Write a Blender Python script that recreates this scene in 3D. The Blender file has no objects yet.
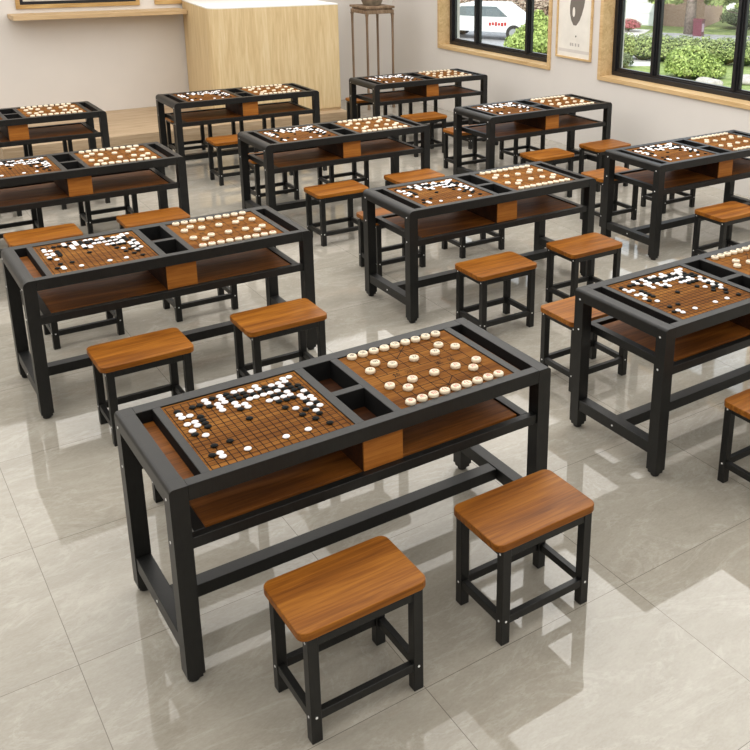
import bpy, bmesh, math, random
from mathutils import Vector, Matrix
rnd = random.Random(7)
SC = bpy.context.scene
COL = SC.collection
R = math.radians

# ------------------------------------------------------------------ materials
def new_mat(name):
    m = bpy.data.materials.new(name); m.use_nodes = True
    nt = m.node_tree; nt.nodes.clear()
    out = nt.nodes.new('ShaderNodeOutputMaterial')
    b = nt.nodes.new('ShaderNodeBsdfPrincipled')
    nt.links.new(b.outputs[0], out.inputs[0])
    return m, nt, b
def c4(c): return (c[0], c[1], c[2], 1)
def coords(nt, scale=(1, 1, 1), kind='Object', loc=(0, 0, 0)):
    tc = nt.nodes.new('ShaderNodeTexCoord'); mp = nt.nodes.new('ShaderNodeMapping')
    mp.inputs['Scale'].default_value = scale; mp.inputs['Location'].default_value = loc
    nt.links.new(tc.outputs[kind], mp.inputs[0]); return mp.outputs[0]
def noise(nt, vec, scale, detail=4, rough=.5, dist=0):
    n = nt.nodes.new('ShaderNodeTexNoise'); n.inputs['Scale'].default_value = scale
    n.inputs['Detail'].default_value = detail; n.inputs['Roughness'].default_value = rough
    n.inputs['Distortion'].default_value = dist
    nt.links.new(vec, n.inputs['Vector']); return n.outputs['Fac']
def ramp(nt, fac, stops):
    r = nt.nodes.new('ShaderNodeValToRGB'); e = r.color_ramp.elements
    e[0].position, e[0].color = stops[0][0], c4(stops[0][1])
    e[1].position, e[1].color = stops[-1][0], c4(stops[-1][1])
    for p, c in stops[1:-1]:
        x = e.new(p); x.color = c4(c)
    nt.links.new(fac, r.inputs[0]); return r.outputs[0]
def mixc(nt, a, b, fac, mode='MIX'):
    m = nt.nodes.new('ShaderNodeMix'); m.data_type = 'RGBA'; m.blend_type = mode
    for s, v in ((m.inputs[0], fac), (m.inputs[6], a), (m.inputs[7], b)):
        if hasattr(v, 'is_linked') or isinstance(v, bpy.types.NodeSocket): nt.links.new(v, s)
        elif isinstance(v, (int, float)): s.default_value = v
        else: s.default_value = c4(v)
    return m.outputs[2]
def mathn(nt, op, a, b=None):
    m = nt.nodes.new('ShaderNodeMath'); m.operation = op
    for i, v in enumerate((a, b)):
        if v is None: continue
        if isinstance(v, bpy.types.NodeSocket): nt.links.new(v, m.inputs[i])
        else: m.inputs[i].default_value = v
    return m.outputs[0]
def bump(nt, b, h, strength=.2, dist=.002):
    bp = nt.nodes.new('ShaderNodeBump'); bp.inputs['Strength'].default_value = strength
    bp.inputs['Distance'].default_value = dist
    nt.links.new(h, bp.inputs['Height']); nt.links.new(bp.outputs[0], b.inputs['Normal'])

def mat_plain(name, col, rough=.5, spec=.5, metal=0, var=.06, vscale=6):
    m, nt, b = new_mat(name)
    n = noise(nt, coords(nt), vscale, 3)
    lo = [x * (1 - var) for x in col]; hi = [min(1, x * (1 + var)) for x in col]
    nt.links.new(ramp(nt, n, [(.3, lo), (.7, hi)]), b.inputs['Base Color'])
    b.inputs['Roughness'].default_value = rough; b.inputs['Metallic'].default_value = metal
    b.inputs['Specular IOR Level'].default_value = spec
    return m
def mat_wood(name, dark, mid, light, axis=0, rough=.38, fine=1.0, rnd_off=False, spec=.2):
    m, nt, b = new_mat(name)
    sc = [34, 34, 34]; sc[axis] = 1.7
    sc2 = [9, 9, 9]; sc2[axis] = .9
    v = coords(nt, sc); v2 = coords(nt, sc2, loc=(3.1, 1.7, .4))
    if rnd_off:
        oi = nt.nodes.new('ShaderNodeObjectInfo')
        off = mathn(nt, 'MULTIPLY', oi.outputs['Random'], 30)
        cmb = nt.nodes.new('ShaderNodeCombineXYZ')
        for i in range(3): nt.links.new(off, cmb.inputs[i])
        for nm in ('v', 'v2'):
            ad = nt.nodes.new('ShaderNodeVectorMath'); ad.operation = 'ADD'
            nt.links.new(v if nm == 'v' else v2, ad.inputs[0]); nt.links.new(cmb.outputs[0], ad.inputs[1])
            if nm == 'v': v = ad.outputs[0]
            else: v2 = ad.outputs[0]
    n1 = noise(nt, v, 2.2 * fine, 5, .6, .6); n2 = noise(nt, v2, 1.3, 3, .5, 1.2)
    f = mathn(nt, 'ADD', mathn(nt, 'MULTIPLY', n1, .5), mathn(nt, 'MULTIPLY', n2, .5))
    c = ramp(nt, f, [(.36, dark), (.5, mid), (.64, light)])
    nt.links.new(c, b.inputs['Base Color'])
    b.inputs['Roughness'].default_value = rough; b.inputs['Specular IOR Level'].default_value = spec
    bump(nt, b, n1, .08, .001)
    return m

M = {}
def black_metal():
    m, nt, b = new_mat('black_coated_steel')
    n = noise(nt, coords(nt, (60, 60, 5)), 3, 4, .6); n2 = noise(nt, coords(nt), 30, 3)
    nt.links.new(ramp(nt, mathn(nt, 'ADD', mathn(nt, 'MULTIPLY', n, .6), mathn(nt, 'MULTIPLY', n2, .4)),
                      [(.35, (.006, .0061, .0058)), (.65, (.012, .0120, .0114))]), b.inputs['Base Color'])
    b.inputs['Roughness'].default_value = .42
    b.inputs['Specular IOR Level'].default_value = .38
    bump(nt, b, n, .06, .0008)
    return m
M['black'] = black_metal()
M['black_in'] = mat_plain('dark_tray_and_shade_lining', (.008, .008, .008), .7, .15)  # near-black for the shelf tray and the sheets that paint recess shade
M['foot'] = mat_plain('rubber_foot', (.012, .012, .012), .7)
M['bolt'] = mat_plain('bolt_steel', (.9, .9, .9), .3)
M['seat'] = mat_wood('walnut_seat', (.14, .042, .005), (.25, .084, .009), (.375, .142, .018), 0, .38, rnd_off=True)
M['shelf'] = mat_wood('walnut_shelf', (.12, .037, .006), (.22, .072, .011), (.34, .118, .020), 0, .55)
M['board'] = mat_wood('board_wood', (.105, .036, .007), (.195, .073, .013), (.31, .132, .026), 0, .8, fine=1.3, spec=.1)
M['line'] = mat_plain('board_ink', (.014, .008, .006), .8, .1)
M['ink_red'] = mat_plain('red_ink', (.45, .02, .015), .6)
M['ink_black'] = mat_plain('black_ink', (.02, .02, .02), .6)
M['white_stone'] = mat_plain('white_stone', (.95, .94, .96), .25, var=.01)
M['black_stone'] = mat_plain('black_stone', (.005, .006, .006), .6, .12)
M['piece'] = mat_plain('pale_wood_piece', (.84, .72, .54), .4)
M['oak'] = mat_wood('light_oak', (.60, .44, .235), (.69, .53, .30), (.76, .61, .38), 2, .5, fine=.8)
M['oak_trim'] = mat_wood('oak_trim', (.52, .34, .16), (.62, .43, .22), (.70, .51, .28), 1, .5)
M['oak_shelf'] = mat_wood('oak_shelf', (.46, .32, .17), (.55, .39, .22), (.62, .46, .28), 0, .5)
M['stage'] = mat_wood('stage_planks', (.36, .26, .16), (.46, .34, .22), (.54, .42, .29), 0, .5)
M['antique'] = mat_wood('aged_wood', (.15, .095, .055), (.25, .17, .11), (.36, .26, .18), 2, .55)
M['winframe'] = mat_plain('window_aluminium', (.012, .012, .014), .3)
M['paper'] = mat_plain('poster_paper', (.80, .77, .71), .8)
M['poster_grey'] = mat_plain('poster_grey', (.17, .15, .13), .8)
M['poster_text'] = mat_plain('poster_text', (.35, .32, .31), .8)
M['poster_dot'] = mat_plain('poster_dot', (.02, .04, .025), .8)
M['poster_line'] = mat_plain('poster_band', (.66, .62, .58), .8)
M['gilt'] = mat_wood('gilt_frame', (.40, .24, .09), (.52, .34, .14), (.62, .44, .2), 0, .5)
M['art_a'] = mat_plain('painting_cream', (.62, .57, .48), .8, var=.2, vscale=9)
M['art_b'] = mat_plain('painting_brown', (.30, .18, .08), .8, var=.35, vscale=12)

def wall_mat(name, col):
    m, nt, b = new_mat(name)
    n = noise(nt, coords(nt), 3, 4)
    nt.links.new(ramp(nt, n, [(.3, [x * .97 for x in col]), (.7, col)]), b.inputs['Base Color'])
    b.inputs['Roughness'].default_value = .85
    n2 = noise(nt, coords(nt), 180, 3); bump(nt, b, n2, .05, .001)
    return m
M['wall'] = wall_mat('wall_paint', (.715, .68, .645))
M['ceil'] = wall_mat('ceiling_paint', (.85, .84, .82))

def floor_mat():
    m, nt, b = new_mat('polished_stone_tiles')
    tc = nt.nodes.new('ShaderNodeTexCoord'); sp = nt.nodes.new('ShaderNodeSeparateXYZ')
    nt.links.new(tc.outputs['Object'], sp.inputs[0])
    TX, TY, OX, OY = .9155, .7625, -.272, .309
    ux = mathn(nt, 'DIVIDE', mathn(nt, 'SUBTRACT', sp.outputs[0], OX), TX)
    uy = mathn(nt, 'DIVIDE', mathn(nt, 'SUBTRACT', sp.outputs[1], OY), TY)
    ix, iy = mathn(nt, 'FLOOR', ux), mathn(nt, 'FLOOR', uy)
    fx, fy = mathn(nt, 'FRACT', ux), mathn(nt, 'FRACT', uy)
    ex = mathn(nt, 'MULTIPLY', mathn(nt, 'MINIMUM', fx, mathn(nt, 'SUBTRACT', 1, fx)), TX)
    ey = mathn(nt, 'MULTIPLY', mathn(nt, 'MINIMUM', fy, mathn(nt, 'SUBTRACT', 1, fy)), TY)
    joint = mathn(nt, 'LESS_THAN', mathn(nt, 'MINIMUM', ex, ey), .0013)
    # a different piece of stone in every tile
    cmb = nt.nodes.new('ShaderNodeCombineXYZ'); nt.links.new(ix, cmb.inputs[0]); nt.links.new(iy, cmb.inputs[1])
    wn = nt.nodes.new('ShaderNodeTexWhiteNoise'); wn.noise_dimensions = '3D'; nt.links.new(cmb.outputs[0], wn.inputs['Vector'])
    sc = nt.nodes.new('ShaderNodeVectorMath'); sc.operation = 'SCALE'; sc.inputs[3].default_value = 17
    nt.links.new(wn.outputs['Color'], sc.inputs[0])
    ad = nt.nodes.new('ShaderNodeVectorMath'); ad.operation = 'ADD'
    nt.links.new(tc.outputs['Object'], ad.inputs[0]); nt.links.new(sc.outputs[0], ad.inputs[1])
    rot = nt.nodes.new('ShaderNodeMapping'); rot.inputs['Rotation'].default_value = (0, 0, R(-24))
    rot.inputs['Scale'].default_value = (1, 2.1, 1); nt.links.new(ad.outputs[0], rot.inputs[0])
    v = rot.outputs[0]
    n1 = noise(nt, v, 2.4, 7, .62, .9); n2 = noise(nt, v, 9, 5, .6, 1.5)
    base = ramp(nt, mathn(nt, 'ADD', mathn(nt, 'MULTIPLY', n1, .65), mathn(nt, 'MULTIPLY', n2, .35)),
                [(.33, (.320, .292, .243)), (.5, (.372, .344, .291)), (.66, (.425, .400, .345))])
    n4 = noise(nt, v, 60, 4, .7)
    base = mixc(nt, base, ramp(nt, n4, [(.3, (.27, .245, .20)), (.7, (.50, .475, .42))]), .22)
    # pale veins where a distorted noise crosses its middle
    n3 = noise(nt, v, 1.7, 8, .68, .7)
    d = mathn(nt, 'ABSOLUTE', mathn(nt, 'SUBTRACT', n3, .5))
    vein = mathn(nt, 'SUBTRACT', 1, mathn(nt, 'MINIMUM', mathn(nt, 'MULTIPLY', d, 38), 1))
    vein = mathn(nt, 'MULTIPLY', vein, mathn(nt, 'MULTIPLY', n2, .42))
    c = mixc(nt, base, (.60, .58, .53), vein)
    c = mixc(nt, c, (.17, .15, .125), joint)
    nt.links.new(c, b.inputs['Base Color'])
    b.inputs['Roughness'].default_value = .035
    b.inputs['IOR'].default_value = 1.52
    return m
M['floor'] = floor_mat()

def glass_mat():
    m = bpy.data.materials.new('window_glass'); m.use_nodes = True
    nt = m.node_tree; nt.nodes.clear()
    o = nt.nodes.new('ShaderNodeOutputMaterial'); mx = nt.nodes.new('ShaderNodeMixShader')
    t = nt.nodes.new('ShaderNodeBsdfTransparent'); g = nt.nodes.new('ShaderNodeBsdfGlossy')
    t.inputs[0].default_value = (.96, .97, .97, 1); g.inputs['Roughness'].default_value = .01
    mx.inputs[0].default_value = .05
    nt.links.new(t.outputs[0], mx.inputs[1]); nt.links.new(g.outputs[0], mx.inputs[2]); nt.links.new(mx.outputs[0], o.inputs[0])
    return m
M['glass'] = glass_mat()

def leaf_mat(name, dark, light, rough=.6):
    m, nt, b = new_mat(name)
    g = nt.nodes.new('ShaderNodeNewGeometry')
    nt.links.new(ramp(nt, g.outputs['Random Per Island'], [(0, dark), (1, light)]), b.inputs['Base Color'])
    b.inputs['Roughness'].default_value = rough
    return m

# ------------------------------------------------------------------ mesh helpers
def obj(name, bm, mats, parent=None, smooth=False):
    me = bpy.data.meshes.new(name); bm.to_mesh(me); bm.free()
    if not isinstance(mats, (list, tuple)): mats = [mats]
    for m in mats: me.materials.append(m)
    if smooth:
        for p in me.polygons: p.use_smooth = True
    o = bpy.data.objects.new(name, me); COL.objects.link(o)
    if parent: o.parent = parent
    return o
def box(bm, x0, x1, y0, y1, z0, z1, bev=0, mi=0, seg=1):
    vs = [bm.verts.new(p) for p in ((x0, y0, z0), (x1, y0, z0), (x1, y1, z0), (x0, y1, z0), (x0, y0, z1), (x1, y0, z1), (x1, y1, z1), (x0, y1, z1))]
    fs = [bm.faces.new([vs[i] for i in q]) for q in ((3, 2, 1, 0), (4, 5, 6, 7), (0, 1, 5, 4), (1, 2, 6, 5), (2, 3, 7, 6), (3, 0, 4, 7))]
    for f in fs: f.material_index = mi
    if bev:
        es = list({e for f in fs for e in f.edges})
        r = bmesh.ops.bevel(bm, geom=es, offset=bev, segments=seg, affect='EDGES', profile=.5)
        for f in r['faces']: f.material_index = mi
def prism(bm, pts, a0, a1, axis='z', mi=0, bev=0):
    """extrude an outline; axis z: pts=(x,y); axis y: pts=(x,z); axis x: pts=(y,z)"""
    def P(p, a): return {'z': (p[0], p[1], a), 'y': (p[0], a, p[1]), 'x': (a, p[0], p[1])}[axis]
    lo = [bm.verts.new(P(p, a0)) for p in pts]; hi = [bm.verts.new(P(p, a1)) for p in pts]
    n = len(pts); fs = [bm.faces.new(lo[::-1]), bm.faces.new(hi)]
    for i in range(n): fs.append(bm.faces.new((lo[i], lo[(i + 1) % n], hi[(i + 1) % n], hi[i])))
    for f in fs: f.material_index = mi
    bmesh.ops.recalc_face_normals(bm, faces=fs)
    if bev:
        es = list(fs[0].edges) + list(fs[1].edges)
        r = bmesh.ops.bevel(bm, geom=es, offset=bev, segments=2, affect='EDGES', profile=.5)
        for f in r['faces']: f.material_index = mi
def rrect(x0, x1, y0, y1, r, n=5):
    out = []
    for cx, cy, a0 in ((x1 - r, y1 - r, 0), (x0 + r, y1 - r, 90), (x0 + r, y0 + r, 180), (x1 - r, y0 + r, 270)):
        for k in range(n + 1):
            a = R(a0 + 90 * k / n); out.append((cx + r * math.cos(a), cy + r * math.sin(a)))
    return out
def lathe(bm, prof, n=24, c=(0, 0, 0), mi=0):
    rings = []
    for r, z in prof:
        if r < 1e-6: rings.append([bm.verts.new((c[0], c[1], c[2] + z))])
        else: rings.append([bm.verts.new((c[0] + r * math.cos(2 * math.pi * k / n), c[1] + r * math.sin(2 * math.pi * k / n), c[2] + z)) for k in range(n)])
    for a, b in zip(rings, rings[1:]):
        for k in range(n):
            k2 = (k + 1) % n
            if len(a) == 1 and len(b) == 1: continue
            if len(a) == 1: f = bm.faces.new((a[0], b[k2], b[k]))
            elif len(b) == 1: f = bm.faces.new((a[k], a[k2], b[0]))
            else: f = bm.faces.new((a[k], a[k2], b[k2], b[k]))
            f.material_index = mi; f.smooth = True
    for ring in (rings[0], rings[-1]):
        if len(ring) > 2:
            f = bm.faces.new(ring); f.material_index = mi
    bmesh.ops.recalc_face_normals(bm, faces=bm.faces[:])
def tube(bm, pts, radii, n=8, mi=0):
    rings = []
    for i, p in enumerate(pts):
        p = Vector(p); d = (Vector(pts[min(i + 1, len(pts) - 1)]) - Vector(pts[max(i - 1, 0)])).normalized()
        u = d.cross(Vector((0, 0, 1))); u = u.normalized() if u.length > 1e-3 else Vector((1, 0, 0)); w = d.cross(u)
        r = radii[i] if isinstance(radii, (list, tuple)) else radii
        rings.append([bm.verts.new(p + r * (u * math.cos(2 * math.pi * k / n) + w * math.sin(2 * math.pi * k / n))) for k in range(n)])
    for a, b in zip(rings, rings[1:]):
        for k in range(n):
            f = bm.faces.new((a[k], a[(k + 1) % n], b[(k + 1) % n], b[k])); f.material_index = mi; f.smooth = True
    bm.faces.new(rings[0][::-1]).material_index = mi; bm.faces.new(rings[-1]).material_index = mi
def thing(name, label, cat, loc=(0, 0, 0), rz=0, group=None):
    o = bpy.data.objects.new(name, None); COL.objects.link(o)
    o.empty_display_size = .1; o.location = loc; o.rotation_euler = (0, 0, rz)
    tag(o, label, cat, group); return o
def tag(o, label, cat, group=None):
    o['label'] = label; o['category'] = cat
    if group: o['group'] = group
    return o
def struct(o):
    o['kind'] = 'structure'; return o
def dup(root, loc, rz, label, group=None):
    def cp(o, par):
        c = o.copy(); COL.objects.link(c); c.parent = par
        for ch in o.children: cp(ch, c)
        return c
    r = cp(root, None); r.location = loc; r.rotation_euler = (0, 0, rz)
    r['label'] = label
    if group: r['group'] = group
    return r

# ------------------------------------------------------------------ camera
CAMLOC = Vector((-.6771, -2.5739, 2.4197)); YAW = .62821; PITCH = .310568; ROLL = .0151565
CX, CY, F = 485.92, 226.36, 933.404
fw = Vector((math.sin(YAW) * math.cos(PITCH), math.cos(YAW) * math.cos(PITCH), -math.sin(PITCH)))
rt = Vector((math.cos(YAW), -math.sin(YAW), 0)); up = rt.cross(fw)
cr, sr = math.cos(ROLL), math.sin(ROLL)
X = rt * cr + up * sr; Y = -rt * sr + up * cr; Zc = -fw
cam = bpy.data.cameras.new('camera'); co = bpy.data.objects.new('camera', cam); COL.objects.link(co)
co.matrix_world = Matrix(((X.x, Y.x, Zc.x, CAMLOC.x), (X.y, Y.y, Zc.y, CAMLOC.y), (X.z, Y.z, Zc.z, CAMLOC.z), (0, 0, 0, 1)))
cam.sensor_width = 36; cam.lens = F / 750 * 36; cam.shift_x = (375 - CX) / 750; cam.shift_y = (CY - 375) / 750
cam.clip_start = .05; cam.clip_end = 300
SC.camera = co
def proj(p):
    d = Vector(p) - CAMLOC; w = d.dot(fw)
    return (CX + F * d.dot(X) / w, CY - F * d.dot(Y) / w, w)

# ------------------------------------------------------------------ room shell
UX, VB, UL, VN, HC = 6.38, 9.55, -5.0, -6.5, 3.5      # right wall, back wall, left wall, near wall, ceiling
bm = bmesh.new(); box(bm, UL, UX, VN, VB, -.12, 0); struct(obj('floor', bm, M['floor']))
bm = bmesh.new(); box(bm, UL - .2, UX + .32, VN - .2, VB + .2, HC, HC + .2); struct(obj('ceiling', bm, M['ceil']))
bm = bmesh.new(); box(bm, UL - .2, UX + .32, VB, VB + .2, -.12, HC); struct(obj('wall_back', bm, M['wall']))
bm = bmesh.new(); box(bm, UL - .2, UL, VN, VB, -.12, HC); struct(obj('wall_left', bm, M['wall']))
bm = bmesh.new(); box(bm, UL - .2, UX + .32, VN - .2, VN, -.12, HC); struct(obj('wall_near', bm, M['wall']))
# right wall with window holes
WIN = [(5.90, 8.31), (2.66, 5.07), (-.6, 1.81), (-3.85, -1.44)]     # casing extents along the wall
ZS, ZT = .83, 2.30
CW = .042                                              # casing width
bm = bmesh.new()
WT = .32
ys = [VN] + sorted(v for w in WIN for v in (w[0] + CW, w[1] - CW)) + [VB]
for i in range(0, len(ys), 2): box(bm, UX, UX + WT, ys[i], ys[i + 1], -.12, HC)
for a, b in WIN:
    box(bm, UX, UX + WT, a + CW, b - CW, -.12, ZS + CW); box(bm, UX, UX + WT, a + CW, b - CW, ZT - CW, HC)
struct(obj('wall_right', bm, M['wall']))

def window(idx, a, b):
    root = bpy.data.objects.new('window_%d' % idx, None); COL.objects.link(root)
    root.location = (UX, (a + b) / 2, ZS); struct(root)
    h = (b - a) / 2; H = ZT - ZS; D = .25
    bm = bmesh.new()                                    # wooden casing: proud of the wall, lining the reveal
    def ring(bm, x0, x1, y, z0, z1, w, bev=0, mi=0):
        box(bm, x0, x1, -y, y, z0, z0 + w, bev, mi); box(bm, x0, x1, -y, y, z1 - w, z1, bev, mi)
        box(bm, x0, x1, -y, -y + w, z0 + w, z1 - w, bev, mi); box(bm, x0, x1, y - w, y, z0 + w, z1 - w, bev, mi)
    ring(bm, -.022, D, h, 0, H, CW + .004, .002)
    obj('casing', bm, M['oak_trim'], root)
    i = h - CW - .004; z0, z1 = CW + .004, H - CW - .004
    bm = bmesh.new(); ring(bm, .150, .240, i, z0, z1, .05, .003)
    ring(bm, .17, .225, i - .05, z0 + .05, z1 - .05, .018, .002)
    obj('window_frame', bm, M['winframe'], root)
    w = i - .068
    for my in (w * .5, -w * .5):                        # mullions at the quarter points
        bm = bmesh.new(); box(bm, .165, .235, my - .030, my + .030, z0 + .068, z1 - .068, .003)
        box(bm, .145, .165, my - .012, my + .026, z0 + .068, z1 - .068, .002)
        obj('mullion', bm, M['winframe'], root)
    for lo, hi in ((-w, -w * .5 - .03), (-w * .5 + .03, w * .5 - .03), (w * .5 + .03, w)):
        bm = bmesh.new(); box(bm, .196, .202, lo, hi, z0 + .068, z1 - .068)
        g = obj('glass_pane', bm, M['glass'], root)
        bm = bmesh.new()
        for (ya, yb, za, zb) in ((lo, hi, z0 + .068, z0 + .085), (lo, lo + .02, z0 + .085, z1 - .085), (hi - .02, hi, z0 + .085, z1 - .085), (lo, hi, z1 - .085, z1 - .068)):
            box(bm, .18, .215, ya, yb, za, zb)
        obj('sash', bm, M['winframe'], root)
    return root
for k, (a, b) in enumerate(WIN): window(k + 1, a, b)

# wide flat area lights, unseen, added under the ceiling
def fill_light(x, y, sx, sy, power):
    l = bpy.data.lights.new('ceiling_fill_panel', 'AREA'); l.shape = 'RECTANGLE'; l.size = sx; l.size_y = sy; l.energy = power
    l.color = (1, .985, .955)
    o = bpy.data.objects.new('ceiling_fill_panel', l); COL.objects.link(o); o.location = (x, y, HC - .03)
# fields sized and placed for the light they give
fill_light(-.7, 4.75, 6.8, 8.5, 330)
fill_light(4.5, 6.2, 3.4, 5.6, 125)
fill_light(4.5, 1.9, 3.4, 2.8, 115)  # stronger field added to brighten the lower right floor
fill_light(.9, -3.2, 10.2, 5.0, 215)  # field added on the camera side to light the front faces

# ------------------------------------------------------------------ game table
L, W, H = 1.526, .605, .75
def fillet_end(x0, x1, z0, z1, r, side):
    n = 6; pts = []
    if side < 0:
        pts = [(x1, z0), (x1, z1)] + [(x0 + r - r * math.sin(R(90) * k / n), z1 - r + r * math.cos(R(90) * k / n)) for k in range(n + 1)] + [(x0, z0)]
    else:
        pts = [(x0, z0), (x0, z1)] + [(x1 - r + r * math.sin(R(90) * k / n), z1 - r + r * math.cos(R(90) * k / n)) for k in range(n + 1)] + [(x1, z0)]
    return pts
PW = .060
def make_table(label, RF):
    t = thing('game_table', label, 'table', group='black framed game tables')
    for sx in (-1, 1):
        for fy in (0, 1):
            x0, x1 = (0, PW) if sx < 0 else (L - PW, L)
            y0, y1 = (0, PW) if not fy else (W - PW, W)
            bm = bmesh.new(); prism(bm, fillet_end(x0, x1, .03, H, RF, sx), y0, y1, 'y')
            box(bm, x0 + .006, x1 - .006, y0 + .006, y1 - .006, .014, .0301)
            lg = obj('leg', bm, M['black'], t)
            bm = bmesh.new(); lathe(bm, [(.019, 0), (.021, .004), (.021, .010), (.014, .016)], 12, ((x0 + x1) / 2, (y0 + y1) / 2, 0))
            obj('foot', bm, M['foot'], lg)
            bx = -.0015 if sx < 0 else L + .0015
            for z in (.703, .545):
                bm = bmesh.new(); yc = (.036 if not fy else W - .036)
                prism(bm, [(yc + .0050 * math.cos(R(45 * k)), z + .0050 * math.sin(R(45 * k))) for k in range(8)], min(bx, bx - sx * .003), max(bx, bx - sx * .003), 'x')
                obj('bolt', bm, M['bolt'], lg)
    # top frame: end bars, long rails and the cross dividers
    bm = bmesh.new(); g = .0004
    prism(bm, fillet_end(0, PW - .0015, .692, H, RF, -1), PW + g, W - PW - g, 'y')
    prism(bm, fillet_end(L - PW + .0015, L, .692, H, RF, 1), PW + g, W - PW - g, 'y')
    yf, yb = .043, W - .057
    box(bm, PW + g, L - PW - g, 0.001, yf, .694, H, .0012); box(bm, PW + g, L - PW - g, yb, W - .001, .694, H, .0012)
    for a, b in ((.1184, .1474), (.6703, .7061), (.8263, .8586), (1.3745, 1.4062)): box(bm, a, b, yf - .001, yb + .001, .697, H - .0003, .001)
    box(bm, .705, .827, .2654, .3017, .697, H - .0006, .001)
    obj('top_frame', bm, M['black'], t)
    # boards
    def board(name, x0, x1, lab):
        bm = bmesh.new(); box(bm, x0 + .0005, x1 - .0005, yf + .0005, yb - .0005, .728, .7445)
        return bm
    zl = .7447
    def strip(bm, x0, y0, x1, y1, w=.0033):
        d = Vector((x1 - x0, y1 - y0, 0)); d.normalize(); n = Vector((-d.y, d.x, 0)) * w / 2
        vs = [bm.verts.new(p) for p in ((x0 + n.x, y0 + n.y, zl), (x0 - n.x, y0 - n.y, zl), (x1 - n.x, y1 - n.y, zl), (x1 + n.x, y1 + n.y, zl))]
        f = bm.faces.new(vs); f.material_index = 1; f.normal_update()
        if f.normal.z < 0: f.normal_flip()
    bm = board('go_board', .1474, .6703, '')
    gx, gy, dx, dy = .158, .0502, .02774, .02685
    for k in range(19):
        strip(bm, gx, gy + k * dy, gx + 18 * dx, gy + k * dy); strip(bm, gx + k * dx, gy, gx + k * dx, gy + 18 * dy)
    for i in (3, 9, 15):
        for j in (3, 9, 15):
            vs = [bm.verts.new((gx + i * dx + .004 * math.cos(R(45 * k)), gy + j * dy + .004 * math.sin(R(45 * k)), zl + .0001)) for k in range(8)]
            bm.faces.new(vs).material_index = 1
    o = obj('go_board', bm, [M['board'], M['line']], t); o['label'] = 'wooden board inlay with dark nineteen line grid'
    bm = board('xiangqi_board', .8586, 1.3745, '')
    qx, qy, q = .911, .066, .0503; qv = .0505
    for r in range(10): strip(bm, qx, qy + r * qv, qx + 8 * q, qy + r * qv)
    for k in range(9):
        if k in (0, 8): strip(bm, qx + k * q, qy, qx + k * q, qy + 9 * qv)
        else:
            strip(bm, qx + k * q, qy, qx + k * q, qy + 4 * qv); strip(bm, qx + k * q, qy + 5 * qv, qx + k * q, qy + 9 * qv)
    for r0 in (0, 7):
        strip(bm, qx + 3 * q, qy + r0 * qv, qx + 5 * q, qy + (r0 + 2) * qv); strip(bm, qx + 5 * q, qy + r0 * qv, qx + 3 * q, qy + (r0 + 2) * qv)
    for (k, r) in [(1, 2), (7, 2), (1, 7), (7, 7)] + [(c, rr) for c in (0, 2, 4, 6, 8) for rr in (3, 6)]:   # corner ticks
        for sx in (-1, 1):
            for sy in (-1, 1):
                if (k == 0 and sx < 0) or (k == 8 and sx > 0): continue
                x, y = qx + k * q + sx * .004, qy + r * qv + sy * .004
                strip(bm, x, y, x + sx * .006, y, .001); strip(bm, x, y, x, y + sy * .006, .001)
    for ch, k, rz in (('楚', 1.5, 0), ('河', 2.6, 0), ('漢', 5.4, 180), ('界', 6.5, 180)):      # the river's name
        add_glyph(bm, ch, (qx + k * q, qy + 4.5 * qv, zl + .0001), .034, R(rz), 1)
    o = obj('xiangqi_board', bm, [M['board'], M['line']], t); o['label'] = 'wooden board inlay with dark river and palace lines'
    # narrow trays at both ends, two wells between the boards
    for x0, x1 in ((.0585, .1184), (1.4062, 1.4675)):
        bm = bmesh.new(); box(bm, x0, x1, yf, yb, .696, .7015)
        tr = obj('tray', bm, M['shelf'], t)
        bm = bmesh.new(); e = .0008
        box(bm, x0, x0 + e, yf, yb, .702, .7475); box(bm, x1 - e, x1, yf, yb, .702, .7475)
        box(bm, x0 + e, x1 - e, yf, yf + e, .702, .7475); box(bm, x0 + e, x1 - e, yb - e, yb, .702, .7475)
        obj('shade_lining', bm, M['black_in'], tr)  # thin dark sheets painting the shade on the tray walls
    for y0, y1 in ((yf, .2654), (.3017, yb)):
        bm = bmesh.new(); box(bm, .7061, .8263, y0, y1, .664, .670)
        w = obj('well', bm, M['walnut_shaded'], t)  # well floor wood with the recess shade in its colour
        bm = bmesh.new(); x0, x1 = .7061, .8263; e = .0008
        box(bm, x0, x0 + e, y0, y1, .6702, .7475); box(bm, x1 - e, x1, y0, y1, .6702, .7475)
        box(bm, x0 + e, x1 - e, y0, y0 + e, .6702, .7475); box(bm, x0 + e, x1 - e, y1 - e, y1, .6702, .7475)
        obj('shade_lining', bm, M['black_in'], w)  # same dark sheets for the shade on the well walls
    # compartment box hanging below the wells
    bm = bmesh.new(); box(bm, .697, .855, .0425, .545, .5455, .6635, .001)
    sb = obj('storage_box', bm, M['walnut_shaded'], t); sb['label'] = 'wooden compartment box with shade put into its dark brown colour'
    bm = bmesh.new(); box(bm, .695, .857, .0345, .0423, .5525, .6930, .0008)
    o = obj('front_panel', bm, M['walnut_lit'], sb); o['label'] = 'orange brown wooden front panel with lit tone put into its colour'
    # shelf
    bm = bmesh.new(); z0, z1 = .512, .552
    box(bm, PW, L - PW, .008, .040, z0, z1, .001); box(bm, PW, L - PW, W - .040, W - .008, z0, z1, .001)
    box(bm, PW + .018, PW + .056, .0405, W - .0405, z0, z1, .001); box(bm, L - PW - .056, L - PW - .018, .0405, W - .0405, z0, z1, .001)
    obj('shelf_frame', bm, M['black'], t)
    bm = bmesh.new(); box(bm, PW + .0565, L - PW - .0565, .0405, W - .0405, .516, .528)
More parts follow.
